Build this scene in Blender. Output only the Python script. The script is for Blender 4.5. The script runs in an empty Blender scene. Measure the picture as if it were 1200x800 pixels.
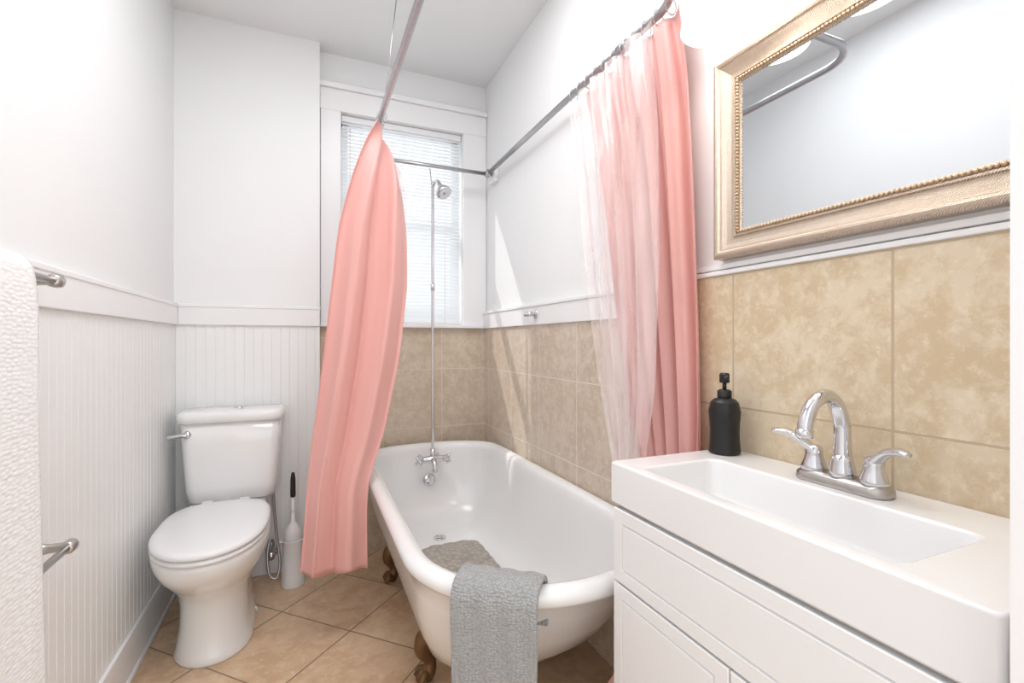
import bpy, bmesh, math, random
from mathutils import Vector, Matrix
random.seed(4)
S = bpy.context.scene
COL = S.collection
pi = math.pi

# ------------------------------------------------------------ helpers
def lin(c):
    return tuple((x/255/12.92 if x/255 <= .04045 else ((x/255+.055)/1.055)**2.4) for x in c)+(1,)

def mat(name, rgb=(255,255,255), rough=.5, metal=0, spec=.5, **kw):
    m = bpy.data.materials.new(name); m.use_nodes = True
    b = m.node_tree.nodes['Principled BSDF']
    b.inputs['Base Color'].default_value = lin(rgb)
    b.inputs['Roughness'].default_value = rough
    b.inputs['Metallic'].default_value = metal
    b.inputs['Specular IOR Level'].default_value = spec
    for k, v in kw.items():
        b.inputs[k.replace('_', ' ')].default_value = v
    return m

def add_noise(m, scale=20, amt=.06, bump=.0, bscale=None, dist=.002):
    nt = m.node_tree; b = nt.nodes['Principled BSDF']
    tc = nt.nodes.new('ShaderNodeTexCoord')
    n = nt.nodes.new('ShaderNodeTexNoise'); n.inputs['Scale'].default_value = scale
    n.inputs['Detail'].default_value = 5
    nt.links.new(tc.outputs['Object'], n.inputs['Vector'])
    col = b.inputs['Base Color'].default_value[:]
    r = nt.nodes.new('ShaderNodeMix'); r.data_type = 'RGBA'
    r.inputs[6].default_value = tuple(c*(1-amt) for c in col[:3])+(1,)
    r.inputs[7].default_value = tuple(min(1, c*(1+amt)) for c in col[:3])+(1,)
    nt.links.new(n.outputs['Fac'], r.inputs[0]); nt.links.new(r.outputs[2], b.inputs['Base Color'])
    if bump:
        n2 = nt.nodes.new('ShaderNodeTexNoise'); n2.inputs['Scale'].default_value = bscale or scale
        n2.inputs['Detail'].default_value = 3
        nt.links.new(tc.outputs['Object'], n2.inputs['Vector'])
        bp = nt.nodes.new('ShaderNodeBump'); bp.inputs['Strength'].default_value = bump
        bp.inputs['Distance'].default_value = dist
        nt.links.new(n2.outputs['Fac'], bp.inputs['Height']); nt.links.new(bp.outputs[0], b.inputs['Normal'])
    return m

def tile_mat(name, ax, size, off, c1, c2, cdark, grout, rough=.3, rot=0, nscale=22, mort=.0026, clight=None):
    m = mat(name, c1, rough); nt = m.node_tree; b = nt.nodes['Principled BSDF']
    N = nt.nodes.new; L = nt.links.new
    tc = N('ShaderNodeTexCoord'); sp = N('ShaderNodeSeparateXYZ'); cb = N('ShaderNodeCombineXYZ')
    L(tc.outputs['Object'], sp.inputs[0])
    L(sp.outputs[ax[0]], cb.inputs[0]); L(sp.outputs[ax[1]], cb.inputs[1])
    mp = N('ShaderNodeMapping'); mp.inputs['Rotation'].default_value[2] = rot
    mp.inputs['Location'].default_value = (off[0], off[1], 0)
    L(cb.outputs[0], mp.inputs['Vector'])
    br = N('ShaderNodeTexBrick'); br.offset = 0; br.squash = 1
    br.inputs['Scale'].default_value = 1
    br.inputs['Brick Width'].default_value = size[0]; br.inputs['Row Height'].default_value = size[1]
    br.inputs['Mortar Size'].default_value = mort; br.inputs['Mortar Smooth'].default_value = .2
    br.inputs['Color1'].default_value = lin(c1); br.inputs['Color2'].default_value = lin(c2)
    br.inputs['Mortar'].default_value = lin(grout)
    L(mp.outputs[0], br.inputs['Vector'])
    n1 = N('ShaderNodeTexNoise'); n1.inputs['Scale'].default_value = nscale; n1.inputs['Detail'].default_value = 10
    n1.inputs['Roughness'].default_value = .74; n1.inputs['Distortion'].default_value = .3
    L(tc.outputs['Object'], n1.inputs['Vector'])
    n3 = N('ShaderNodeTexNoise'); n3.inputs['Scale'].default_value = nscale*.25; n3.inputs['Detail'].default_value = 5
    L(tc.outputs['Object'], n3.inputs['Vector'])
    av = N('ShaderNodeMix'); av.inputs[0].default_value = .38
    L(n1.outputs['Fac'], av.inputs[2]); L(n3.outputs['Fac'], av.inputs[3])
    rp = N('ShaderNodeValToRGB'); rp.color_ramp.elements[0].position = .43; rp.color_ramp.elements[1].position = .55
    L(av.outputs[0], rp.inputs[0])
    mx = N('ShaderNodeMix'); mx.data_type = 'RGBA'
    L(rp.outputs[0], mx.inputs[0]); mx.inputs[6].default_value = lin(cdark)
    L(br.outputs['Color'], mx.inputs[7])
    n4 = N('ShaderNodeTexNoise'); n4.inputs['Scale'].default_value = nscale*2.4; n4.inputs['Detail'].default_value = 6
    n4.inputs['Roughness'].default_value = .7
    L(tc.outputs['Object'], n4.inputs['Vector'])
    r4 = N('ShaderNodeValToRGB'); r4.color_ramp.elements[0].position = .52; r4.color_ramp.elements[1].position = .66
    L(n4.outputs['Fac'], r4.inputs[0])
    ml = N('ShaderNodeMath'); ml.operation = 'MULTIPLY'; ml.inputs[1].default_value = .6
    L(r4.outputs[0], ml.inputs[0])
    mf = N('ShaderNodeMix'); mf.data_type = 'RGBA'; L(ml.outputs[0], mf.inputs[0]); L(mx.outputs[2], mf.inputs[6])
    mf.inputs[7].default_value = lin(clight or tuple(min(255, int(c*1.06)) for c in c1))
    mg = N('ShaderNodeMix'); mg.data_type = 'RGBA'
    L(br.outputs['Fac'], mg.inputs[0]); L(mf.outputs[2], mg.inputs[6]); mg.inputs[7].default_value = lin(grout)
    L(mg.outputs[2], b.inputs['Base Color'])
    inv = N('ShaderNodeMath'); inv.operation = 'SUBTRACT'; inv.inputs[0].default_value = 1
    L(br.outputs['Fac'], inv.inputs[1])
    bp = N('ShaderNodeBump'); bp.inputs['Strength'].default_value = .6; bp.inputs['Distance'].default_value = .002
    L(inv.outputs[0], bp.inputs['Height']); L(bp.outputs[0], b.inputs['Normal'])
    return m

def obj(name, verts, faces, m=None, smooth=False, parent=None):
    me = bpy.data.meshes.new(name); me.from_pydata([tuple(v) for v in verts], [], faces)
    bm = bmesh.new(); bm.from_mesh(me); bmesh.ops.recalc_face_normals(bm, faces=bm.faces); bm.to_mesh(me); bm.free()
    if smooth:
        me.polygons.foreach_set('use_smooth', [True]*len(me.polygons))
    me.update()
    o = bpy.data.objects.new(name, me); COL.objects.link(o)
    if m: me.materials.append(m)
    if parent: o.parent = parent
    return o

def empty(name):
    e = bpy.data.objects.new(name, None); e.empty_display_size = .05; COL.objects.link(e); return e

def boxgeo(lo, hi):
    x0, y0, z0 = lo; x1, y1, z1 = hi
    v = [(x0,y0,z0),(x1,y0,z0),(x1,y1,z0),(x0,y1,z0),(x0,y0,z1),(x1,y0,z1),(x1,y1,z1),(x0,y1,z1)]
    f = [(0,3,2,1),(4,5,6,7),(0,1,5,4),(1,2,6,5),(2,3,7,6),(3,0,4,7)]
    return v, f

def boxes(name, lst, m, bevel=0, parent=None):
    V = []; F = []
    for lo, hi in lst:
        v, f = boxgeo(lo, hi); k = len(V); V += v; F += [tuple(i+k for i in q) for q in f]
    o = obj(name, V, F, m, parent=parent)
    if bevel:
        b = o.modifiers.new('bevel', 'BEVEL'); b.width = bevel; b.segments = 3; b.limit_method = 'ANGLE'
        o.data.polygons.foreach_set('use_smooth', [True]*len(o.data.polygons))
        w = o.modifiers.new('wn', 'WEIGHTED_NORMAL')
    return o

def loft(name, loops, m, cap0=True, cap1=True, smooth=True, parent=None, subs=0):
    V = []; F = []; n = len(loops[0])
    for l in loops: V += [tuple(p) for p in l]
    for i in range(len(loops)-1):
        for j in range(n):
            a = i*n+j; b = i*n+(j+1) % n
            F.append((a, b, b+n, a+n))
    def cap(l, base, flip):
        c = sum((Vector(p) for p in l), Vector())/n
        V.append(tuple(c)); k = len(V)-1
        for j in range(n): F.append((base+j, base+(j+1) % n, k))
    if cap0: cap(loops[0], 0, 0)
    if cap1: cap(loops[-1], (len(loops)-1)*n, 1)
    return obj(name, V, F, m, smooth, parent)

def rrect(cx, cy, hx, hy, r, z, n=6):
    P = []
    for (sx, sy, a0) in ((1,1,0),(-1,1,90),(-1,-1,180),(1,-1,270)):
        for i in range(n+1):
            a = math.radians(a0+90*i/n)
            P.append((cx+sx*(hx-r)+r*math.cos(a), cy+sy*(hy-r)+r*math.sin(a), z))
    return P

def sp(v, e): return math.copysign(abs(v)**(2/e), v)

def egg(cx, hw, yn, yf, ym, z, en=2, ef=2.6, n=56):
    P = []
    for i in range(n):
        t = 2*pi*i/n; c = math.cos(t); s = math.sin(t); e = ef if s > 0 else en
        R = (yf-ym) if s > 0 else (ym-yn)
        P.append((cx+hw*sp(c, e), ym+R*sp(s, e), z))
    return P

def stadium(cx, hw, yn, yf, rn, rf, z, en=2, ef=2.5, n=28, k=10):
    P = []
    for i in range(n+1):
        t = pi*i/n; P.append((cx+hw*sp(math.cos(t), ef), yf-rf+rf*sp(math.sin(t), ef) if i not in (0, n) else yf-rf, z))
    for i in range(1, k):
        P.append((cx-hw, (yf-rf)+(yn+rn-yf+rf)*i/k, z))
    for i in range(n+1):
        t = pi+pi*i/n; P.append((cx+hw*sp(math.cos(t), en), yn+rn+(rn*sp(math.sin(t), en) if i not in (0, n) else 0), z))
    for i in range(1, k):
        P.append((cx+hw, (yn+rn)+(yf-rf-yn-rn)*i/k, z))
    return P

def smoothpts(P, k=8):
    P = [Vector(p) for p in P]; out = []
    for i in range(len(P)-1):
        p0 = P[max(i-1, 0)]; p1 = P[i]; p2 = P[i+1]; p3 = P[min(i+2, len(P)-1)]
        for j in range(k):
            t = j/k
            out.append(.5*((2*p1)+(p2-p0)*t+(2*p0-5*p1+4*p2-p3)*t*t+(3*p1-p0-3*p2+p3)*t**3))
    out.append(P[-1]); return out

def tube(name, P, r, m, n=14, parent=None, smooth_k=0, flat=1.0):
    P = [Vector(p) for p in P]
    R = list(r) if hasattr(r, '__len__') else [r]*len(P)
    if smooth_k:
        R2 = []
        for i in range(len(P)-1):
            for j in range(smooth_k): R2.append(R[i]+(R[i+1]-R[i])*j/smooth_k)
        R2.append(R[-1]); R = R2; P = smoothpts(P, smooth_k)
    loops = []
    T = (P[1]-P[0]).normalized()
    up = Vector((0, 0, 1)) if abs(T.z) < .9 else Vector((1, 0, 0))
    nrm = (up-T*up.dot(T)).normalized()
    for i, p in enumerate(P):
        a = P[max(i-1, 0)]; b = P[min(i+1, len(P)-1)]
        T = (b-a).normalized(); nrm = (nrm-T*nrm.dot(T)).normalized(); bi = T.cross(nrm)
        loops.append([p+nrm*math.cos(2*pi*j/n)*R[i]*flat+bi*math.sin(2*pi*j/n)*R[i] for j in range(n)])
    return loft(name, loops, m, parent=parent)

def lathe(name, prof, m, loc, d=(0,0,1), n=32, parent=None, cap=True):
    q = Vector((0,0,1)).rotation_difference(Vector(d).normalized())
    loc = Vector(loc); loops = []
    for r, z in prof:
        loops.append([loc+q@Vector((r*math.cos(2*pi*j/n), r*math.sin(2*pi*j/n), z)) for j in range(n)])
    return loft(name, loops, m, cap, cap, parent=parent)

def ball(name, loc, r, m, parent=None, sc=(1,1,1), n=20):
    loops = []
    for i in range(1, n//2):
        a = -pi/2+pi*i/(n//2)
        loops.append([(loc[0]+sc[0]*r*math.cos(a)*math.cos(2*pi*j/n), loc[1]+sc[1]*r*math.cos(a)*math.sin(2*pi*j/n), loc[2]+sc[2]*r*math.sin(a)) for j in range(n)])
    return loft(name, loops, m, parent=parent)

def interp(tab, z):
    if z >= tab[0][0]: return tab[0][1:]
    for a, b in zip(tab, tab[1:]):
        if z >= b[0]:
            t = (a[0]-z)/(a[0]-b[0])
            return [p+(q-p)*t for p, q in zip(a[1:], b[1:])]
    return tab[-1][1:]

def curtain(name, tab, m, folds, parent=None, ns=140, nz=90, seed=0, thick=.0012, hf=1.0):
    """tab rows: z, ax, ay, bx, by, amp"""
    z1 = tab[0][0]; z0 = tab[-1][0]
    raw = [list(interp(tab, z1+(z0-z1)*i/nz)) for i in range(nz+1)]
    for _ in range(8):
        raw = [raw[0]]+[[(a+2*b+c)/4 for a, b, c in zip(raw[i-1], raw[i], raw[i+1])] for i in range(1, nz)]+[raw[-1]]
    V = []; F = []
    for i in range(nz+1):
        z = z1+(z0-z1)*i/nz; ax, ay, bx, by, amp = raw[i]
        A = Vector((ax, ay, 0)); B = Vector((bx, by, 0)); D = B-A; N = Vector((-D.y, D.x, 0)).normalized()
        for j in range(ns+1):
            s = j/ns
            ph = folds*s+.18*math.sin(3.1*s*folds/3+seed)
            o = math.sin(2*pi*ph+.35*math.sin(z*1.7+seed))+hf*(.32*math.sin(2*pi*ph*2.37+seed*1.7+z*1.1)+.14*math.sin(2*pi*ph*4.1+z*2.3))
            sl = s+.012*math.sin(2*pi*ph*2+z)
            p = A+D*sl+N*amp*o
            V.append((p.x, p.y, z+(.008*math.sin(9*s+seed) if i == nz else 0)))
    w = ns+1
    for i in range(nz):
        for j in range(ns):
            a = i*w+j; F.append((a, a+1, a+w+1, a+w))
    o = obj(name, V, F, m, True, parent)
    if thick:
        s = o.modifiers.new('sol', 'SOLIDIFY'); s.thickness = thick
    return o

# ------------------------------------------------------------ materials
M_wall = add_noise(mat('white_wall_paint', (241,242,243), .45, 0, .35), 6, .012, .12, 60, .001)
M_ceil = add_noise(mat('ceiling_paint', (240,241,242), .7), 5, .01)
M_trim = add_noise(mat('white_trim_gloss', (243,243,244), .3), 8, .01)
M_bead = add_noise(mat('beadboard_paint', (244,245,245), .35), 8, .012)
M_porc = mat('white_porcelain', (244,244,244), .12, Coat_Weight=.5, Coat_Roughness=.05)
M_enam = mat('tub_enamel', (243,243,243), .16, Coat_Weight=.4, Coat_Roughness=.08)
M_plast = mat('white_plastic', (240,240,241), .3)
M_ceram = mat('sink_ceramic', (240,240,241), .16, Coat_Weight=.3)
M_cab = mat('cabinet_white', (239,239,240), .35)
M_chrome = mat('chrome', (215,216,220), .09, 1)
M_nick = add_noise(mat('brushed_nickel', (188,184,180), .28, 1), 30, .05)
M_galv = add_noise(mat('galvanised_steel', (184,183,186), .3, 1), 60, .12)
M_black = mat('black_ceramic', (22,22,24), .38)
M_bronze = add_noise(mat('bronze_foot', (122,92,62), .42, .6), 40, .3)
M_mirror = mat('mirror_glass', (218,222,225), .015, 1)
M_dark = mat('dark_rubber', (30,30,32), .5)

T_sink = tile_mat('beige_wall_tile_vanity', (1,2), (.358,.335), (-.532+3.58, -.985+3.35), (224,208,182), (220,203,176), (209,187,154), (196,176,148), .3, clight=(234,221,198))
T_right = tile_mat('beige_wall_tile_tub', (1,2), (.335,.335), (-1.655+3.35, -.99+3.35), (220,206,190), (216,201,184), (205,187,167), (232,222,209), .28, clight=(233,222,208))
T_back = tile_mat('beige_wall_tile_window', (0,2), (.335,.335), (-.725+3.35, -.99+3.35), (217,202,183), (213,197,178), (202,184,162), (228,217,202), .28, clight=(228,216,200))
sz = .362
T_floor = tile_mat('diagonal_floor_tile', (0,1), (sz, sz), (1.303+sz*10, -1.525+sz*10), (229,200,169), (223,193,161), (209,175,140), (152,128,105), .3, rot=pi/4, nscale=12, mort=.0034, clight=(238,214,186))

def fabric(name, rgb, trans=.3, rough=.6, sheen=.3, bstr=.12):
    m = mat(name, rgb, rough, Sheen_Weight=sheen); nt = m.node_tree; b = nt.nodes['Principled BSDF']
    out = nt.nodes['Material Output']
    tr = nt.nodes.new('ShaderNodeBsdfTranslucent'); tr.inputs[0].default_value = lin(rgb)
    mx = nt.nodes.new('ShaderNodeMixShader'); mx.inputs[0].default_value = trans
    nt.links.new(b.outputs[0], mx.inputs[1]); nt.links.new(tr.outputs[0], mx.inputs[2]); nt.links.new(mx.outputs[0], out.inputs[0])
    tc = nt.nodes.new('ShaderNodeTexCoord'); mp = nt.nodes.new('ShaderNodeMapping'); mp.inputs['Scale'].default_value = (1,1,.12)
    n = nt.nodes.new('ShaderNodeTexNoise'); n.inputs['Scale'].default_value = 25; n.inputs['Detail'].default_value = 3
    bp = nt.nodes.new('ShaderNodeBump'); bp.inputs['Strength'].default_value = bstr; bp.inputs['Distance'].default_value = .004
    nt.links.new(tc.outputs['Object'], mp.inputs[0]); nt.links.new(mp.outputs[0], n.inputs['Vector'])
    nt.links.new(n.outputs['Fac'], bp.inputs['Height']); nt.links.new(bp.outputs[0], b.inputs['Normal'])
    return m
M_pink = fabric('pink_satin_curtain', (250,199,192), .32, .38)

M_liner = mat('clear_vinyl_liner', (252,238,238), .1)
nt = M_liner.node_tree; b = nt.nodes['Principled BSDF']
b.inputs['Coat Weight'].default_value = 1
b.inputs['Coat Roughness'].default_value = .06
tc = nt.nodes.new('ShaderNodeTexCoord'); mp = nt.nodes.new('ShaderNodeMapping'); mp.inputs['Scale'].default_value = (1,1,.07)
n = nt.nodes.new('ShaderNodeTexNoise'); n.inputs['Scale'].default_value = 15; n.inputs['Detail'].default_value = 2
bp = nt.nodes.new('ShaderNodeBump'); bp.inputs['Strength'].default_value = .7; bp.inputs['Distance'].default_value = .012
nt.links.new(tc.outputs['Object'], mp.inputs[0]); nt.links.new(mp.outputs[0], n.inputs['Vector'])
nt.links.new(n.outputs['Fac'], bp.inputs['Height']); nt.links.new(bp.outputs[0], b.inputs['Normal'])
mr = nt.nodes.new('ShaderNodeMapRange'); mr.inputs[1].default_value = .38; mr.inputs[2].default_value = .64; mr.inputs[3].default_value = .24; mr.inputs[4].default_value = .44
nt.links.new(n.outputs['Fac'], mr.inputs[0]); nt.links.new(mr.outputs[0], b.inputs['Alpha'])

def loopy(name, rgb, scale, strength, dist=.004, sc=(1,1,1), dk=.72):
    m = mat(name, rgb, .9, Sheen_Weight=.3); nt = m.node_tree; b = nt.nodes['Principled BSDF']
    tc = nt.nodes.new('ShaderNodeTexCoord'); mp = nt.nodes.new('ShaderNodeMapping'); mp.inputs['Scale'].default_value = sc
    v = nt.nodes.new('ShaderNodeTexVoronoi'); v.inputs['Scale'].default_value = scale
    v.inputs['Randomness'].default_value = .6
    nt.links.new(tc.outputs['Object'], mp.inputs[0]); nt.links.new(mp.outputs[0], v.inputs['Vector'])
    inv = nt.nodes.new('ShaderNodeMath'); inv.operation = 'SUBTRACT'; inv.inputs[0].default_value = 1
    nt.links.new(v.outputs['Distance'], inv.inputs[1])
    bp = nt.nodes.new('ShaderNodeBump'); bp.inputs['Strength'].default_value = strength; bp.inputs['Distance'].default_value = dist
    nt.links.new(inv.outputs[0], bp.inputs['Height']); nt.links.new(bp.outputs[0], b.inputs['Normal'])
    c = lin(rgb); mx = nt.nodes.new('ShaderNodeMix'); mx.data_type = 'RGBA'
    mx.inputs[6].default_value = c; mx.inputs[7].default_value = tuple(x*dk for x in c[:3])+(1,)
    nt.links.new(v.outputs['Distance'], mx.inputs[0]); nt.links.new(mx.outputs[2], b.inputs['Base Color'])
    return m
M_mat = loopy('grey_chenille_mat', (186,187,187), 130, 1, dist=.006, sc=(1,1,1.3), dk=.62)
M_towel = loopy('white_waffle_towel', (247,247,247), 130, .5, sc=(1,.5,1), dk=.86)
M_tubmat = loopy('pebble_tub_mat', (196,186,174), 42, 1, dk=.45)

# ------------------------------------------------------------ room shell
XL, XR, YN, YW, ZC = -.57, 1.0, 2.66, 2.745, 2.695
XS = .06
boxes('floor', [((XL-.1,-1.2,-.1),(XR+.1,2.9,0))], T_floor)
boxes('ceiling', [((XL-.1,.1,ZC),(XR+.1,2.9,ZC+.1))], M_ceil)
boxes('wall_left', [((XL-.1,-1.2,0),(XL,2.9,ZC))], M_wall)
boxes('wall_right', [((XR,.1,0),(XR+.1,2.9,ZC))], M_wall)
WX0, WX1, WZ0, WZ1 = .17, .85, 1.25, 2.385
boxes('wall_back', [((XL,YN,0),(XS,2.9,ZC)), ((XS,YW,0),(XR,2.9,WZ0)), ((XS,YW,WZ1),(XR,2.9,ZC)),
                    ((XS,YW,WZ0),(WX0,2.9,WZ1)), ((WX1,YW,WZ0),(XR,2.9,WZ1))], M_wall)
boxes('wall_front', [((.598,.1,0),(XR,.225,ZC)), ((XL,.1,2.12),(.598,.225,ZC))], M_trim)

RZ0, RZ1 = 1.228, 1.325
boxes('wall_tile_vanity', [((XR-.01,.226,0),(XR,1.06,1.322))], T_sink)
boxes('wall_tile_tub_side', [((XR-.01,1.06,0),(XR,YW-.01,RZ0))], T_right)
boxes('wall_tile_window_side', [((XS,YW-.01,0),(XR-.01,YW,RZ0))], T_back)
boxes('trim_1', [((XR-.022,1.06,RZ0),(XR,YW,RZ1)), ((XR-.027,1.06,RZ1-.012),(XR,YW,RZ1+.004))], M_trim, .003)
boxes('trim_2', [((XR-.016,.226,1.322),(XR,1.06,1.334)), ((XR-.011,.226,1.337),(XR,1.06,1.352))], M_trim, .003)
boxes('trim_3', [((XL,.23,RZ0),(XL+.02,YN,RZ1)), ((XL,.23,RZ1-.014),(XL+.023,YN,RZ1+.002))], M_trim, .003)
boxes('trim_4', [((XL+.02,YN-.02,RZ0),(XS,YN,RZ1)), ((XL+.02,YN-.023,RZ1-.014),(XS+.003,YN,RZ1+.002))], M_trim, .003)

def beadboard(name, a, b, fixed, axis, sgn):
    prof = []; s = a; step = .040
    t = .008; g = .0022
    while s < b:
        e = min(s+step, b)
        prof += [(s, t-g), (s+.0018, t), (e-.0018, t)]
        s += step
    prof.append((b, t-g))
    V = []; F = []
    for p, h in prof:
        for z in (.14, RZ0+.004):
            V.append((fixed+sgn*h, p, z) if axis == 'y' else (p, fixed+sgn*h, z))
    for i in range(len(prof)-1):
        k = 2*i; F.append((k, k+2, k+3, k+1))
    return obj(name, V, F, M_bead)
beadboard('trim_5', .23, YN, XL, 'y', 1)
beadboard('trim_6', XL+.008, XS, YN, 'x', -1)
boxes('baseboard_left', [((XL,.23,0),(XL+.018,YN,.15)), ((XL,.23,.0),(XL+.026,YN,.018))], M_trim, .004)
boxes('baseboard_back', [((XL+.018,YN-.018,0),(XS,YN,.15))], M_trim, .004)

# ------------------------------------------------------------ window
w = empty('window_1')
cy = YW-.022
boxes('casing', [((XS+.005,cy,RZ0+.012),(WX0-.004,YW,2.39)), ((WX1+.004,cy,RZ0+.012),(XR-.002,YW,2.39)),
                 ((XS+.002,cy-.004,2.385),(XR-.002,YW,2.50)), ((XS+.0,cy-.022,2.50),(XR-.002,YW,2.528))], M_trim, .003, w)
boxes('sill', [((XS+.002,YW-.05,RZ0),(XR-.024,YW+.06,RZ0+.02))], M_trim, .004, w)
boxes('sash', [((WX0,2.83,WZ0),(WX0+.04,2.86,WZ1)), ((WX1-.04,2.83,WZ0),(WX1,2.86,WZ1)), ((WX0,2.83,WZ0),(WX1,2.86,WZ0+.05)),
               ((WX0,2.83,WZ1-.04),(WX1,2.86,WZ1)), ((WX0,2.82,1.80),(WX1,2.87,1.845))], M_trim, .003, w)
gl = mat('window_glass', (255,255,255), .02); gl.node_tree.nodes['Principled BSDF'].inputs['Alpha'].default_value = .12
boxes('glass', [((WX0+.04,2.843,WZ0+.05),(WX1-.04,2.847,WZ1-.04))], gl, 0, w)

M_slat = fabric('blind_slat_white', (240,243,245), .35, .4, 0)
bl = empty('window_blind')
V = []; F = []
z = WZ0+.03; th = math.radians(58)
while z < WZ1-.035:
    k = len(V); W = .0125; segs = 4
    for x in (WX0+.006, WX1-.006):
        for i in range(segs+1):
            t = -1+2*i/segs
            yy = t*W*math.cos(th)-(1-t*t)*.002*math.sin(th); zz = t*W*math.sin(th)+(1-t*t)*.002*math.cos(th)
            V.append((x, 2.772+yy, z+zz))
    for i in range(segs): F.append((k+i, k+i+1, k+segs+2+i, k+segs+1+i))
    z += .0205
obj('slats', V, F, M_slat, True, bl)
boxes('headrail', [((WX0+.003,2.755,WZ1-.035),(WX1-.003,2.79,WZ1-.002))], M_plast, .002, bl)
boxes('bottom_rail', [((WX0+.006,2.76,WZ0+.003),(WX1-.006,2.785,WZ0+.018))], M_plast, .002, bl)
for i, x in enumerate((WX0+.1, (WX0+WX1)/2, WX1-.1)):
    tube('cord_%d' % i, [(x,2.756,WZ0+.01),(x,2.756,WZ1-.03)], .0011, M_plast, 6, bl)
tube('wand', [(WX0+.045,2.742,2.33),(WX0+.045,2.742,1.75)], .003, M_plast, 8, bl)

# ------------------------------------------------------------ bathtub
tub = empty('clawfoot_bathtub')
cx, HW, TY0, TY1 = .61, .375, .94, 2.66
def tl(o, z, yn=None, yf=None, rn=.37, rf=.26, ef=2.5):
    return stadium(cx, HW+o, (TY0-o) if yn is None else yn, (TY1+o) if yf is None else yf, max(rn+o*.9, .03), max(rf+o*.9, .03), z, 2.05, ef)
L = []
L.append(tl(-.30, .145, 1.55, 2.28, .08, .08))
L.append(tl(-.22, .15, 1.44, 2.38, .15, .12))
L.append(tl(-.15, .175, 1.33, 2.47, .22, .18))
L.append(tl(-.105, .22, 1.245, 2.53, .27, .21))
L.append(tl(-.075, .29, 1.16, 2.57, .30, .23))
L.append(tl(-.052, .38, 1.08, 2.595, .32, .24))
L.append(tl(-.038, .47, 1.02, 2.61, .34, .24))
L.append(tl(-.030, .53))
for o, zz in ((-.022,.537),(-.008,.543),(0,.556),(.001,.568),(-.006,.58),(-.018,.587),(-.032,.588),(-.046,.583),(-.056,.572),(-.061,.555)):
    L.append(tl(o, zz))
L.append(tl(-.064, .52, 1.02, 2.595, .31, .22))
L.append(tl(-.072, .44, 1.065, 2.585, .30, .21))
L.append(tl(-.085, .36, 1.13, 2.57, .28, .2))
L.append(tl(-.105, .28, 1.215, 2.545, .26, .19))
L.append(tl(-.135, .225, 1.30, 2.505, .23, .17))
L.append(tl(-.18, .195, 1.40, 2.45, .18, .14))
L.append(tl(-.25, .183, 1.50, 2.36, .12, .1))
loft('tub_shell', L, M_enam, parent=tub)
def foot(name, x, y, sx):
    tube(name+'_leg', [(x+sx*.035,y,.150),(x+sx*.01,y,.158),(x-sx*.022,y,.150),(x-sx*.028,y,.112),(x-sx*.002,y,.07),(x-sx*.008,y,.035),(x-sx*.03,y,.022)],
         [.03,.032,.028,.026,.02,.025,.018], M_bronze, 14, tub, 5)
    for k, a in enumerate((-.5, 0, .5)):
        tube(name+'_toe_%d' % k, [(x,y,.04),(x-sx*.028,y+a*.045,.032),(x-sx*.045,y+a*.06,.012)], [.014,.014,.008], M_bronze, 10, tub, 4)
    ball(name+'_ball', (x-.01*sx,y,.021), .021, M_bronze, tub)
foot('foot_1', .385, 1.60, 1); foot('foot_2', .385, 2.33, 1)
foot('foot_3', .835, 1.60, -1); foot('foot_4', .835, 2.33, -1)
lathe('drain', [(.0,.0),(.03,0),(.03,.004),(.022,.005),(.02,.002),(.0,.002)], M_chrome, (.60,2.30,.1845), parent=tub)
lathe('overflow', [(.032,0),(.032,.004),(.026,.008),(.01,.009)], M_chrome, (.61,2.568,.40), (0,-1,.15), parent=tub)

# faucet + riser + shower head
fs = empty('tub_faucet_with_shower_riser')
fy = 2.50; fx = .613; fz = .525
tube('valve_body', [(fx-.06,fy,fz),(fx-.03,fy,fz),(fx,fy,fz),(fx+.03,fy,fz),(fx+.06,fy,fz)], [.016,.017,.021,.017,.016], M_chrome, 18, fs, 4)
for s in (-1, 1):
    tube('supply_%d' % s, [(fx+s*.045,fy,fz),(fx+s*.05,fy+.04,fz),(fx+s*.05,2.592,fz)], .011, M_chrome, 12, fs, 6)
    lathe('handle_hub_%d' % s, [(.014,0),(.017,.008),(.012,.02),(.014,.028),(.008,.034)], M_chrome, (fx+s*.058,fy-.004,fz+.0), (s*.8,-.6,.1), parent=fs)
    c = Vector((fx+s*.078, fy-.022, fz+.003)); d = Vector((s*.8,-.6,.1)).normalized()
    u1 = Vector((0,0,1)); u1 = (u1-d*u1.dot(d)).normalized(); u2 = d.cross(u1)
    for q, uu in enumerate(((u1+u2).normalized(), (u1-u2).normalized())):
        tube('handle_cross_%d_%d' % (s, q), [c-uu*.026, c-uu*.016, c, c+uu*.016, c+uu*.026], [.0075,.005,.006,.005,.0075], M_chrome, 10, fs, 3)
tube('spout', [(fx,fy,fz),(fx,fy-.03,fz-.005),(fx,fy-.05,fz-.03),(fx,fy-.052,fz-.055)], [.015,.014,.013,.015], M_chrome, 14, fs, 6)
tube('riser_nut', [(fx,fy,fz),(fx,fy,fz+.055)], .013, M_chrome, 12, fs)
tube('riser', [(fx,fy,fz),(fx,fy,1.2),(fx,fy,1.93),(fx,fy-.0,1.965),(fx+.006,fy-.03,1.99),(fx+.012,fy-.06,1.985),(fx+.016,fy-.078,1.965)], .0085, M_chrome, 12, fs, 8)
tube('riser_coupling', [(fx,fy,1.42),(fx,fy,1.46)], .0115, M_chrome, 12, fs)
lathe('shower_head', [(.009,-.01),(.013,0),(.013,.012),(.02,.022),(.034,.042),(.04,.055),(.041,.066),(.036,.07),(.0,.068)], M_chrome, (fx+.016,fy-.078,1.962), (.25,-.55,-.85), parent=fs)
tube('riser_wall_brace', [(fx,fy,1.935),(fx,2.565,2.09)], .003, M_chrome, 8, fs)

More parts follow.
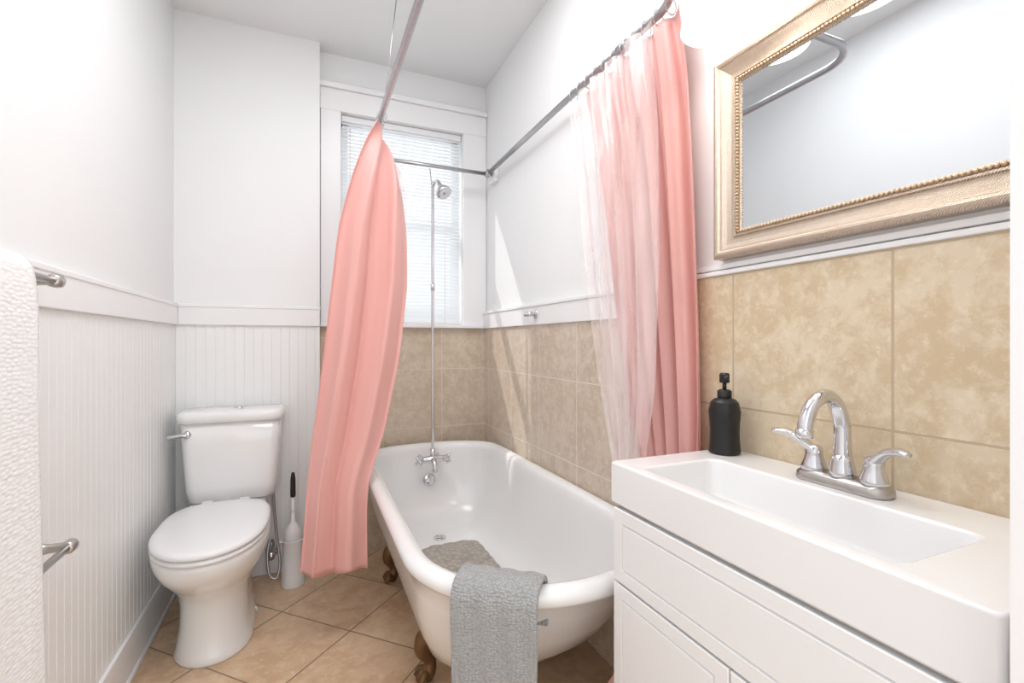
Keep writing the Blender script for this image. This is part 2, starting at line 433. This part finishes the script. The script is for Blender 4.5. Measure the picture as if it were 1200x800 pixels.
def drape(name, P0, t, n, hw, prof, m, thick, wav=.004, parent=None):
    P = smoothpts([(a, 0, z) for a, z in prof], 8); V = []; F = []; nu = 24
    for i, p in enumerate(P):
        for j in range(nu+1):
            s = -1+2*j/nu
            o = p.x+wav*math.sin(j*.9+p.z*9)*min(1, i/20)
            w_ = hw*(1+.015*math.sin(p.z*14))
            V.append((P0[0]+t[0]*w_*s+n[0]*o, P0[1]+t[1]*w_*s+n[1]*o, p.z))
    W = nu+1
    for i in range(len(P)-1):
        for j in range(nu): a = i*W+j; F.append((a, a+1, a+W+1, a+W))
    o = obj(name, V, F, m, True, parent)
    s = o.modifiers.new('s', 'SOLIDIFY'); s.thickness = thick; s.offset = 0
    b_ = o.modifiers.new('b', 'BEVEL'); b_.width = thick*.4; b_.segments = 3; b_.limit_method = 'ANGLE'
    return o
tt = Vector((.163,-.134)).normalized(); nn = Vector((-.134,-.163)).normalized()
drape('bath_mat', (.399,1.015), tt, nn, .1, [(-.085,.47),(-.082,.53),(-.072,.585),(-.045,.604),(-.01,.604),(.018,.593),(.034,.56),(.036,.48),(.034,.36),(.036,.22)], M_mat, .014)
def blob(z_, k=1):
    P = []
    for (x, y, _) in rrect(0, 0, .135, .30, .06, 0, 10):
        P.append((x, y))
    out = []
    m_ = 120; n_ = len(P)
    per = [0]
    for i in range(n_): per.append(per[-1]+math.dist(P[i], P[(i+1) % n_]))
    for q in range(m_):
        s = per[-1]*q/m_
        i = max(j for j in range(n_) if per[j] <= s); f = (s-per[i])/(max(1e-9, per[i+1]-per[i]))
        x = P[i][0]+(P[(i+1) % n_][0]-P[i][0])*f; y = P[i][1]+(P[(i+1) % n_][1]-P[i][1])*f
        sc = 1+.03*abs(math.sin(q*pi/5))
        out.append((.61+x*sc*k, 1.88+y*sc*k, z_))
    return out
loft('nonslip_tub_mat', [blob(.197), blob(.203), blob(.2055,.97)], M_tubmat)

# ------------------------------------------------------------ curtain rod
rod = empty('shower_curtain_rod')
ZR = 2.11; RX0, RX1, RY0, RY1 = .29, .95, 1.0, 2.575
def arc(cx_, cy_, r, a0, a1, k=8): return [(cx_+r*math.cos(math.radians(a0+(a1-a0)*i/k)), cy_+r*math.sin(math.radians(a0+(a1-a0)*i/k)), ZR) for i in range(k+1)]
pts = [(RX0,RY1-.01,ZR)]+[(RX0,2.0,ZR)]+arc(RX0+.12, RY0+.12, .12, 180, 270, 14)+arc(RX1-.12, RY0+.12, .12, 270, 360, 14)+[(RX1,2.0,ZR),(RX1,RY1,ZR)]
tube('rod_loop', pts, .0125, M_galv, 16, rod)
tube('rod_back', [(RX0-.01,RY1,ZR),(RX1+.0,RY1,ZR)], .0105, M_galv, 14, rod)
for nme, p, d in (('corner_joint_1', (RX1,RY1-.035,ZR), (0,1,0)), ('corner_joint_2', (RX0,RY1-.035,ZR), (0,1,0)), ('rod_joint', (RX1,1.27,ZR), (0,1,0))):
    lathe(nme, [(.0,0),(.017,0),(.018,.003),(.018,.045),(.016,.05),(.0,.05)], M_galv, p, d, 18, rod)
tube('wall_bracket_arm', [(RX1,RY1-.01,ZR),(.972,RY1-.01,ZR)], .012, M_galv, 12, rod)
boxes('wall_bracket_block', [((.972,RY1-.05,ZR-.05),(.9995,RY1+.03,ZR+.05))], M_trim, .004, rod)
tube('ceiling_wire', [(.29,2.0,2.12),(.355,2.03,2.69)], .0022, M_galv, 8, rod)
lathe('ceiling_hook_plate', [(.0,0),(.02,0),(.02,.004),(.0,.006)], M_galv, (.355,2.03,2.694), (0,0,-1), 18, rod)

# ------------------------------------------------------------ curtains
c1 = empty('shower_curtain')
curtain('fabric_panel', [
    (2.085,.285,2.06,.292,2.30,.012),
    (1.98,.235,2.02,.355,2.18,.022),
    (1.83,.178,2.00,.392,2.10,.028),
    (1.62,.122,2.00,.406,2.06,.030),
    (1.385,.094,2.00,.403,2.04,.030),
    (1.083,.058,1.99,.360,2.00,.028),
    (.76,.016,1.97,.285,1.97,.024),
    (.60,-.003,1.95,.222,1.94,.020),
    (.48,-.012,1.94,.214,1.92,.020),
    (.275,-.030,1.94,.212,1.90,.022)], M_pink, 2.3, c1, seed=1, hf=.35)
for i in range(8):
    y = 2.07+.031*i
    tube('ring_%d' % i, [(.29+.019*math.cos(a*pi/6), y, ZR-.008+.024*math.sin(a*pi/6)) for a in range(13)], .0016, M_nick, 6, c1)
l1 = empty('shower_curtain_liner')
curtain('vinyl_panel', [
    (2.085,.295,2.30,.31,2.48,.008),
    (2.02,.32,2.25,.43,2.36,.015),
    (1.93,.33,2.25,.462,2.33,.018),
    (1.75,.30,2.22,.43,2.30,.018),
    (1.3,.22,2.20,.36,2.24,.018),
    (.8,.10,2.16,.22,2.20,.014),
    (.5,.07,2.12,.18,2.16,.01),
    (.32,.07,2.12,.18,2.16,.01)], M_liner, 3, l1, 70, 60, 2, 0)
c2 = empty('shower_curtain')
curtain('fabric_panel', [
    (2.085,.957,1.55,.957,1.03,.012),
    (1.9,.957,1.48,.957,1.00,.016),
    (1.6,.957,1.41,.96,.985,.018),
    (1.2,.953,1.33,.96,.97,.018),
    (.9,.948,1.25,.955,.962,.018),
    (.66,.935,1.15,.93,.955,.016),
    (.5,.955,1.07,.84,.955,.012),
    (.29,.95,1.04,.64,.962,.014)], M_pink, 4.5, c2, 200, 90, 3, hf=.6)
l2 = empty('shower_curtain_liner')
curtain('vinyl_panel', [
    (2.085,.945,1.63,.915,1.12,.010),
    (1.95,.93,1.58,.895,1.09,.014),
    (1.775,.92,1.52,.89,1.06,.016),
    (1.36,.905,1.43,.88,1.04,.016),
    (1.01,.895,1.33,.87,1.045,.014),
    (.79,.885,1.25,.85,1.07,.012),
    (.6,.87,1.15,.83,1.08,.010),
    (.47,.85,1.17,.81,1.12,.008)], M_liner, 4.5, l2, 220, 80, 5, 0, hf=.7)
for i in range(11):
    y = 1.07+.054*i
    tube('ring_%d' % i, [(.95+.019*math.cos(a*pi/6), y, ZR-.008+.024*math.sin(a*pi/6)) for a in range(13)], .0018, M_nick, 6, c2)

# ------------------------------------------------------------ toilet
to = empty('toilet')
tx = -.325
B = [(0,.128,1.975,2.50),(.012,.130,1.97,2.50),(.03,.122,1.978,2.50),(.10,.112,1.995,2.50),(.18,.110,2.0,2.50),(.235,.118,1.98,2.50),
     (.285,.142,1.925,2.49),(.33,.168,1.868,2.48),(.37,.182,1.832,2.47),(.40,.187,1.82,2.465),(.415,.186,1.82,2.465),(.42,.178,1.828,2.455)]
loft('bowl', [egg(tx, hw, yn, yf, 2.12 if z_ > .25 else 2.14, z_, 2.1, 3.0) for z_, hw, yn, yf in B], M_porc, parent=to)
loft('bowl_deck', [rrect(tx, 2.50, .12, .12, .04, z_) for z_ in (.22,.26)]+[rrect(tx, 2.50, .15, .13, .04, z_) for z_ in (.36,.425)]+[rrect(tx,2.5,.14,.12,.035,.434)], M_porc, parent=to)
loft('seat', [egg(tx, h, 1.812+.184-h-.0, 2.40-(.186-h), 2.11, z_, 2.1, 3.2) for h, z_ in ((.178,.421),(.186,.426),(.187,.434),(.180,.440))], M_plast, parent=to)
loft('lid', [egg(tx, h, 1.808+(.188-h), 2.395-(.188-h), 2.11, z_, 2.1, 3.2) for h, z_ in ((.182,.4425),(.188,.447),(.188,.455),(.183,.462),(.168,.4665),(.12,.469),(.05,.470))], M_plast, parent=to)
boxes('hinges', [((tx-.09,2.385,.435),(tx-.05,2.42,.462)), ((tx+.05,2.385,.435),(tx+.09,2.42,.462))], M_plast, .006, to)
ty = 2.54
tx2 = -.31
loft('tank', [rrect(tx2, ty, .150, .075, .04, .436), rrect(tx2, ty, .172, .088, .04, .447), rrect(tx2, ty, .180, .092, .04, .50), rrect(tx2, ty, .194, .098, .042, .70), rrect(tx2, ty, .199, .1, .042, .792)], M_porc, parent=to)
loft('tank_lid', [rrect(tx2, ty-.003, .200, .102, .045, .792), rrect(tx2, ty-.003, .211, .109, .048, .798), rrect(tx2, ty-.003, .213, .110, .05, .822), rrect(tx2, ty-.003, .209, .107, .048, .836), rrect(tx2, ty-.003, .195, .094, .045, .842), rrect(tx2, ty-.003, .1, .04, .03, .843)], M_porc, parent=to)
lathe('flush_button', [(.0,0),(.022,0),(.022,.006),(.018,.009),(.0,.009)], M_chrome, (tx2+.02,ty-.01,.8425), parent=to)
lathe('lever_base', [(.016,0),(.016,.008),(.01,.014)], M_chrome, (tx2-.165,ty-.094,.748), (0,-1,0), 18, to)
tube('flush_lever', [(tx2-.165,ty-.113,.748),(tx2-.19,ty-.116,.747),(tx2-.235,ty-.112,.742)], [.009,.008,.01], M_chrome, 12, to, 5, )
for i, sx in enumerate((-.118, .118)):
    ball('bolt_cap_%d' % i, (tx+sx,2.30,.012), .014, M_plast, to)
sv = empty('toilet_water_supply')
lathe('escutcheon', [(.03,0),(.028,.006),(.012,.01)], M_chrome, (-.16,YN-.018,.115), (0,-1,0), 20, sv)
tube('stop_valve', [(-.16,YN-.02,.115),(-.16,YN-.075,.115)], .011, M_chrome, 12, sv)
tube('valve_handle', [(-.16,YN-.078,.115),(-.16,YN-.092,.115)], [.018,.018], M_chrome, 14, sv)
tube('braided_hose', [(-.16,YN-.055,.12),(-.15,YN-.06,.17),(-.165,YN-.08,.19),(-.175,YN-.10,.13),(-.165,YN-.13,.05),(-.135,YN-.14,.03),(-.12,YN-.12,.09),(-.135,YN-.10,.22),(-.145,YN-.10,.34),(-.15,YN-.10,.434)], .0065, M_galv, 10, sv, 8)

# toilet brush
tb = empty('toilet_brush')
bx, by = -.062, 2.49
lathe('holder', [(.0,.0),(.052,.0),(.054,.006),(.05,.03),(.047,.12),(.045,.21),(.047,.216),(.043,.218),(.041,.21),(.041,.03),(0,.03)], M_plast, (bx,by,0), parent=tb)
lathe('brush_shield', [(.03,.14),(.036,.2),(.04,.235),(.036,.26),(.02,.285),(.010,.30),(.007,.34)], M_plast, (bx,by,0), parent=tb)
tube('stem', [(bx,by,.16),(bx,by,.42)], .0065, M_plast, 12, tb)
tube('grip', [(bx,by,.415),(bx,by,.43),(bx,by,.50),(bx,by,.53)], [.010,.012,.011,.006], M_dark, 14, tb, 4)
ball('bristle_head', (bx,by,.11), .036, M_plast, tb)
# ------------------------------------------------------------ towel bars
def bar(name, z_, y0, y1, rr):
    e = empty(name)
    tube('bar', [(-.497,y0,z_),(-.497,y1,z_)], rr, M_nick, 14, e)
    for i, y in enumerate((y0+.02, y1-.015)):
        lathe('post_%d' % i, [(.022,0),(.022,.005),(.013,.012),(.010,.03),(.010,.05),(.012,.058),(.013,.064)], M_nick, (XL+.0095 if z_ < 1.2 else XL+.0205,y,z_), (1,0,0), 20, e)
        lathe('endcap_%d' % i, [(.0,-.016),(.012,-.016),(.0145,-.01),(.0145,.01),(.012,.016),(.0,.016)], M_nick, (-.497,y,z_), (0,1,0), 18, e)
    return e
bar('towel_bar', 1.280, .74, 1.345, .008)
bar('towel_bar', .685, 1.00, 1.41, .008)
V = []; F = []
prof = [(-.532,.62),(-.530,.8),(-.527,1.0),(-.524,1.2),(-.517,1.275),(-.508,1.298),(-.497,1.304),(-.484,1.298),(-.474,1.275),(-.468,1.2),(-.466,1.0),(-.464,.75),(-.462,.485)]
PP = smoothpts([(a, 0, z_) for a, z_ in prof], 6); nu = 40
for i, p in enumerate(PP):
    for j in range(nu+1):
        s = j/nu; y = .78+(.385+.006*math.sin(p.z*5))*s
        o_ = .007*math.sin(s*14+1)*max(0, (1.25-p.z))*(1 if p.x > -.497 else .15)
        V.append((p.x+o_, y, p.z))
W = nu+1
for i in range(len(PP)-1):
    for j in range(nu): a = i*W+j; F.append((a, a+1, a+W+1, a+W))
tw = obj('bath_towel', V, F, M_towel, True)
s = tw.modifiers.new('s', 'SOLIDIFY'); s.thickness = .009; s.offset = 1

hk = empty('robe_hook')
lathe('plate', [(.022,0),(.022,.004),(.012,.008)], M_chrome, (XR-.022,2.0,1.278), (-1,0,0), 20, hk)
tube('arm', [(XR-.026,2.0,1.278),(XR-.06,2.0,1.275)], .007, M_chrome, 12, hk)
tube('crossbar', [(XR-.06,1.975,1.277),(XR-.06,2.0,1.275),(XR-.06,2.025,1.277)], [.012,.009,.012], M_chrome, 12, hk, 3)

# ------------------------------------------------------------ vanity
va = empty('bathroom_vanity')
VX0, VX1, VY0, VY1 = .645, .988, .25, .893
boxes('cabinet', [((VX0,VY0,.08),(VX1,VY1,.60)), ((VX0,VY0,.60),(VX0+.016,VY1,.795)), ((VX0,VY0,.60),(VX1,VY0+.016,.795)),
                  ((VX0,VY1-.016,.60),(VX1,VY1,.795)), ((VX0+.05,VY0,0),(VX1,VY1,.08))], M_cab, .001, va)
def front_panel(name, y0, y1, z0, z1, vg=()):
    X = VX0; t = .016; ins = .028; g = .006; dp = .005
    def rect(i, x): return [(x,y0+i,z0+i),(x,y1-i,z0+i),(x,y1-i,z1-i),(x,y0+i,z1-i)]
    L = [rect(0,X-.0005), rect(0,X-t+.002), rect(.002,X-t), rect(ins,X-t), rect(ins+g*.5,X-t+dp), rect(ins+g,X-t)]
    loft(name, L, M_cab, cap0=True, cap1=True, smooth=False, parent=va)
ym = .574
front_panel('drawer_front', VY0+.002, VY1-.001, .622, .782)
front_panel('door_near', VY0+.002, ym-.0015, .09, .617)
front_panel('door_far', ym+.0015, VY1-.001, .09, .617)
scx = (.63+.988)/2; shx = (.988-.63)/2; scy = (.241+.907)/2; shy = (.907-.241)/2
def ro(i, z_, r=.008): return rrect(scx, scy, shx-i, shy-i, max(.003, r), z_)
bx_, by_, bhx, bhy = .763, .590, .104, .243
def ri(i, z_, r=.03, sx=0, sy=0): return rrect(bx_+sx, by_+sy, bhx-i, bhy-i, r, z_)
sk = [ro(.006,.793), ro(.001,.790), ro(0,.794), ro(0,.875), ro(.001,.8785), ro(.004,.880),
      rrect(bx_, by_, bhx+.004, bhy+.004, .026, .880), ri(0,.8785,.024), ri(.003,.874,.024), ri(.008,.85,.028), ri(.016,.81,.03), ri(.028,.792,.03), ri(.05,.785,.03), ri(.085,.782,.015)]
so_ = loft('ceramic_sink_top', sk, M_ceram, cap0=False, parent=va, smooth=True)
so_.modifiers.new('wn', 'WEIGHTED_NORMAL')
lathe('sink_drain', [(0,0),(.02,0),(.02,.003),(.0,.004)], M_chrome, (.79,.575,.7825), parent=va)

vf = empty('sink_faucet')
X0, Y0, Z0 = .915, .575, .880
loft('base_plate', [rrect(X0,Y0,.027,.082,.024,Z0), rrect(X0,Y0,.028,.084,.025,Z0+.004), rrect(X0,Y0,.027,.083,.025,Z0+.014), rrect(X0,Y0,.021,.077,.02,Z0+.021), rrect(X0,Y0,.01,.06,.008,Z0+.022)], M_nick, parent=vf)
lathe('spout_collar', [(.024,.018),(.022,.03),(.018,.05),(.0155,.06)], M_chrome, (X0,Y0,Z0), parent=vf)
sx_ = [(X0,Y0,Z0+.03),(X0,Y0,Z0+.08),(X0-.002,Y0,Z0+.120),(X0-.018,Y0,Z0+.155),(X0-.048,Y0,Z0+.171),(X0-.080,Y0,Z0+.158),(X0-.098,Y0,Z0+.132),(X0-.104,Y0,Z0+.108)]
tube('gooseneck', sx_, [.016,.0145,.0135,.013,.0125,.0125,.0125,.0125], M_chrome, 18, vf, 8)
tube('aerator', [(X0-.1035,Y0,Z0+.114),(X0-.105,Y0,Z0+.100)], .0142, M_chrome, 18, vf)
for s_ in (-1, 1):
    yb = Y0+s_*.054
    lathe('handle_base_%d' % s_, [(.024,.018),(.022,.028),(.017,.042),(.015,.052),(.016,.058),(.012,.066),(.004,.069)], M_chrome, (X0,yb,Z0), parent=vf)
    tube('lever_%d' % s_, [(X0,yb-s_*.008,Z0+.05),(X0-.004,yb+s_*.010,Z0+.066),(X0-.014,yb+s_*.030,Z0+.082),(X0-.022,yb+s_*.050,Z0+.088),(X0-.030,yb+s_*.068,Z0+.087)], [.013,.014,.0125,.011,.006], M_chrome, 16, vf, 6, .6)

sd = empty('soap_dispenser')
sx0, sy0 = .93, .862
prof = [(0,0),(.034,0),(.036,.003)]
z_ = .004
while z_ < .122:
    t = z_/.125
    r0 = .0365-.0035*math.sin(pi*min(1, t*1.25))
    if t > .8: r0 -= (t-.8)*.03
    prof += [(r0,z_),(r0+.0009,z_+.002)]; z_ += .004
prof += [(.030,.125),(.024,.131),(.014,.134),(.012,.138)]
lathe('bottle', prof, M_black, (sx0,sy0,.880), parent=sd)
lathe('pump_collar', [(.016,.134),(.0165,.137),(.0165,.150),(.012,.154),(.0,.154)], M_black, (sx0,sy0,.880), parent=sd)
tube('pump_stem', [(sx0,sy0,1.03),(sx0,sy0,1.055)], .005, M_black, 12, sd)
lathe('pump_head', [(.010,.170),(.0115,.172),(.0115,.190),(.009,.194),(0,.194)], M_black, (sx0,sy0,.880), parent=sd)
tube('pump_nozzle', [(sx0,sy0,1.066),(sx0-.02,sy0-.022,1.066),(sx0-.026,sy0-.029,1.060)], [.006,.0048,.004], M_black, 10, sd)

# ------------------------------------------------------------ mirror
mi = empty('wall_mirror')
M_gold = mat('champagne_frame', (212,194,174), .36, .72)
M_bead2 = mat('frame_beading', (196,172,144), .4, .6)
nt = M_gold.node_tree; b = nt.nodes['Principled BSDF']
tc = nt.nodes.new('ShaderNodeTexCoord'); sp_ = nt.nodes.new('ShaderNodeSeparateXYZ'); ad = nt.nodes.new('ShaderNodeMath'); ad.operation = 'ADD'
nt.links.new(tc.outputs['Object'], sp_.inputs[0]); nt.links.new(sp_.outputs[1], ad.inputs[0]); nt.links.new(sp_.outputs[2], ad.inputs[1])
mu = nt.nodes.new('ShaderNodeMath'); mu.operation = 'MULTIPLY'; mu.inputs[1].default_value = 1500
si = nt.nodes.new('ShaderNodeMath'); si.operation = 'SINE'
nt.links.new(ad.outputs[0], mu.inputs[0]); nt.links.new(mu.outputs[0], si.inputs[0])
n_ = nt.nodes.new('ShaderNodeTexNoise'); n_.inputs['Scale'].default_value = 90; nt.links.new(tc.outputs['Object'], n_.inputs['Vector'])
ad2 = nt.nodes.new('ShaderNodeMath'); ad2.operation = 'ADD'; nt.links.new(si.outputs[0], ad2.inputs[0]); nt.links.new(n_.outputs['Fac'], ad2.inputs[1])
bp = nt.nodes.new('ShaderNodeBump'); bp.inputs['Strength'].default_value = .6; bp.inputs['Distance'].default_value = .001
nt.links.new(ad2.outputs[0], bp.inputs['Height']); nt.links.new(bp.outputs[0], b.inputs['Normal'])
cm = nt.nodes.new('ShaderNodeMix'); cm.data_type = 'RGBA'; cm.inputs[6].default_value = lin((192,172,150)); cm.inputs[7].default_value = lin((226,214,203))
mr = nt.nodes.new('ShaderNodeMapRange'); mr.inputs[1].default_value = -.6; mr.inputs[2].default_value = 1.6
nt.links.new(ad2.outputs[0], mr.inputs[0]); nt.links.new(mr.outputs[0], cm.inputs[0]); nt.links.new(cm.outputs[2], b.inputs['Base Color'])
MY0, MY1, MZ0, MZ1 = .262, .932, 1.360, 1.863
def rr(i, h):
    x = XR-.001-h
    return [(x,MY0+i,MZ0+i),(x,MY1-i,MZ0+i),(x,MY1-i,MZ1-i),(x,MY0+i,MZ1-i)]
prof = [(0,0),(0,.028),(.002,.033),(.006,.036),(.011,.037),(.016,.035),(.019,.030),(.024,.028),(.034,.022),(.044,.018),(.050,.017),(.052,.021),(.056,.021),(.058,.017),(.068,.015),(.07,.010)]
loft('frame', [rr(a, h) for a, h in prof], M_gold, cap0=False, cap1=False, smooth=False, parent=mi)
obj('mirror_pane', rr(.066, .011), [(0,1,2,3)], M_mirror, parent=mi)
obj('backing', rr(.01, .0015), [(0,1,2,3)], M_dark, parent=mi)
V = []; F = []
def bead(c, r):
    k = len(V); n = 8
    for i in range(1, 4):
        a = -pi/2+pi*i/4
        for j in range(n): V.append((c[0]+r*math.sin(a), c[1]+r*math.cos(a)*math.cos(2*pi*j/n), c[2]+r*math.cos(a)*math.sin(2*pi*j/n)))
    for i in range(2):
        for j in range(n): F.append((k+i*n+j, k+i*n+(j+1) % n, k+(i+1)*n+(j+1) % n, k+(i+1)*n+j))
    F.append(tuple(k+j for j in range(n))); F.append(tuple(k+2*n+j for j in range(n)))
i_ = .062; xb = XR-.001-.018; st = .0085
y = MY0+i_
while y <= MY1-i_:
    bead((xb,y,MZ0+i_), .0044); bead((xb,y,MZ1-i_), .0044); y += st
z_ = MZ0+i_
while z_ <= MZ1-i_:
    bead((xb,MY0+i_,z_), .0044); bead((xb,MY1-i_,z_), .0044); z_ += st
obj('beading', V, F, M_bead2, True, mi)

# vanity light
vl = empty('vanity_light_fixture')
boxes('backplate', [((.975,.36,2.03),(.9995,.92,2.10))], M_nick, .006, vl)
M_shade = mat('frosted_glass_shade', (255,250,242), .4, Emission_Color=lin((255,248,240)), Emission_Strength=1.8)
for i, y in enumerate((.85, .64, .43)):
    tube('arm_%d' % i, [(.98,y,2.065),(.93,y,2.075),(.89,y,2.07),(.885,y,2.05)], .008, M_nick, 12, vl, 6)
    lathe('socket_%d' % i, [(.018,.16),(.026,.155),(.028,.13)], M_nick, (.885,y,1.89), parent=vl)
    lathe('shade_%d' % i, [(.027,.135),(.04,.12),(.056,.09),(.068,.05),(.075,.01),(.076,0),(.072,0),(.066,.045),(.05,.085),(.03,.12)], M_shade, (.885,y,1.89), parent=vl, cap=False)
    pl = bpy.data.lights.new('bulb_light', 'POINT'); pl.energy = .5; pl.shadow_soft_size = .03; pl.color = (1,.95,.9)
    po = bpy.data.objects.new('bulb_light_%d' % i, pl); po.location = (.885,y,1.92); po.parent = vl; COL.objects.link(po)

# ------------------------------------------------------------ lights
al = bpy.data.lights.new('ceiling_fill', 'AREA'); al.shape = 'DISK'; al.size = 1.1; al.energy = 18; al.color = (.985,.99,1)  # added fill light, out of view, brightens the room; no real fixture here
ao = bpy.data.objects.new('ceiling_fill', al); ao.location = (.22,1.25,2.68); COL.objects.link(ao)
sun = bpy.data.lights.new('sun', 'SUN'); sun.energy = 2.8; sun.angle = .02; sun.color = (1,.97,.93)
so = bpy.data.objects.new('sun', sun); COL.objects.link(so)
so.rotation_euler = Vector((.50,-.50,-.75)).to_track_quat('-Z', 'Y').to_euler()

wd = bpy.data.worlds.new('World'); S.world = wd; wd.use_nodes = True
bg = wd.node_tree.nodes['Background']; bg.inputs[0].default_value = (.96,.98,1,1); bg.inputs[1].default_value = 1.8

# ------------------------------------------------------------ camera
cam = bpy.data.cameras.new('Camera'); cam.sensor_width = 36; cam.lens = 16.8; cam.clip_start = .02
co = bpy.data.objects.new('Camera', cam); COL.objects.link(co)
co.location = (0,0,1.15); co.rotation_euler = (math.radians(90), 0, math.radians(-23.2))
S.camera = co
S.view_settings.view_transform = 'Standard'
S.view_settings.look = 'None'
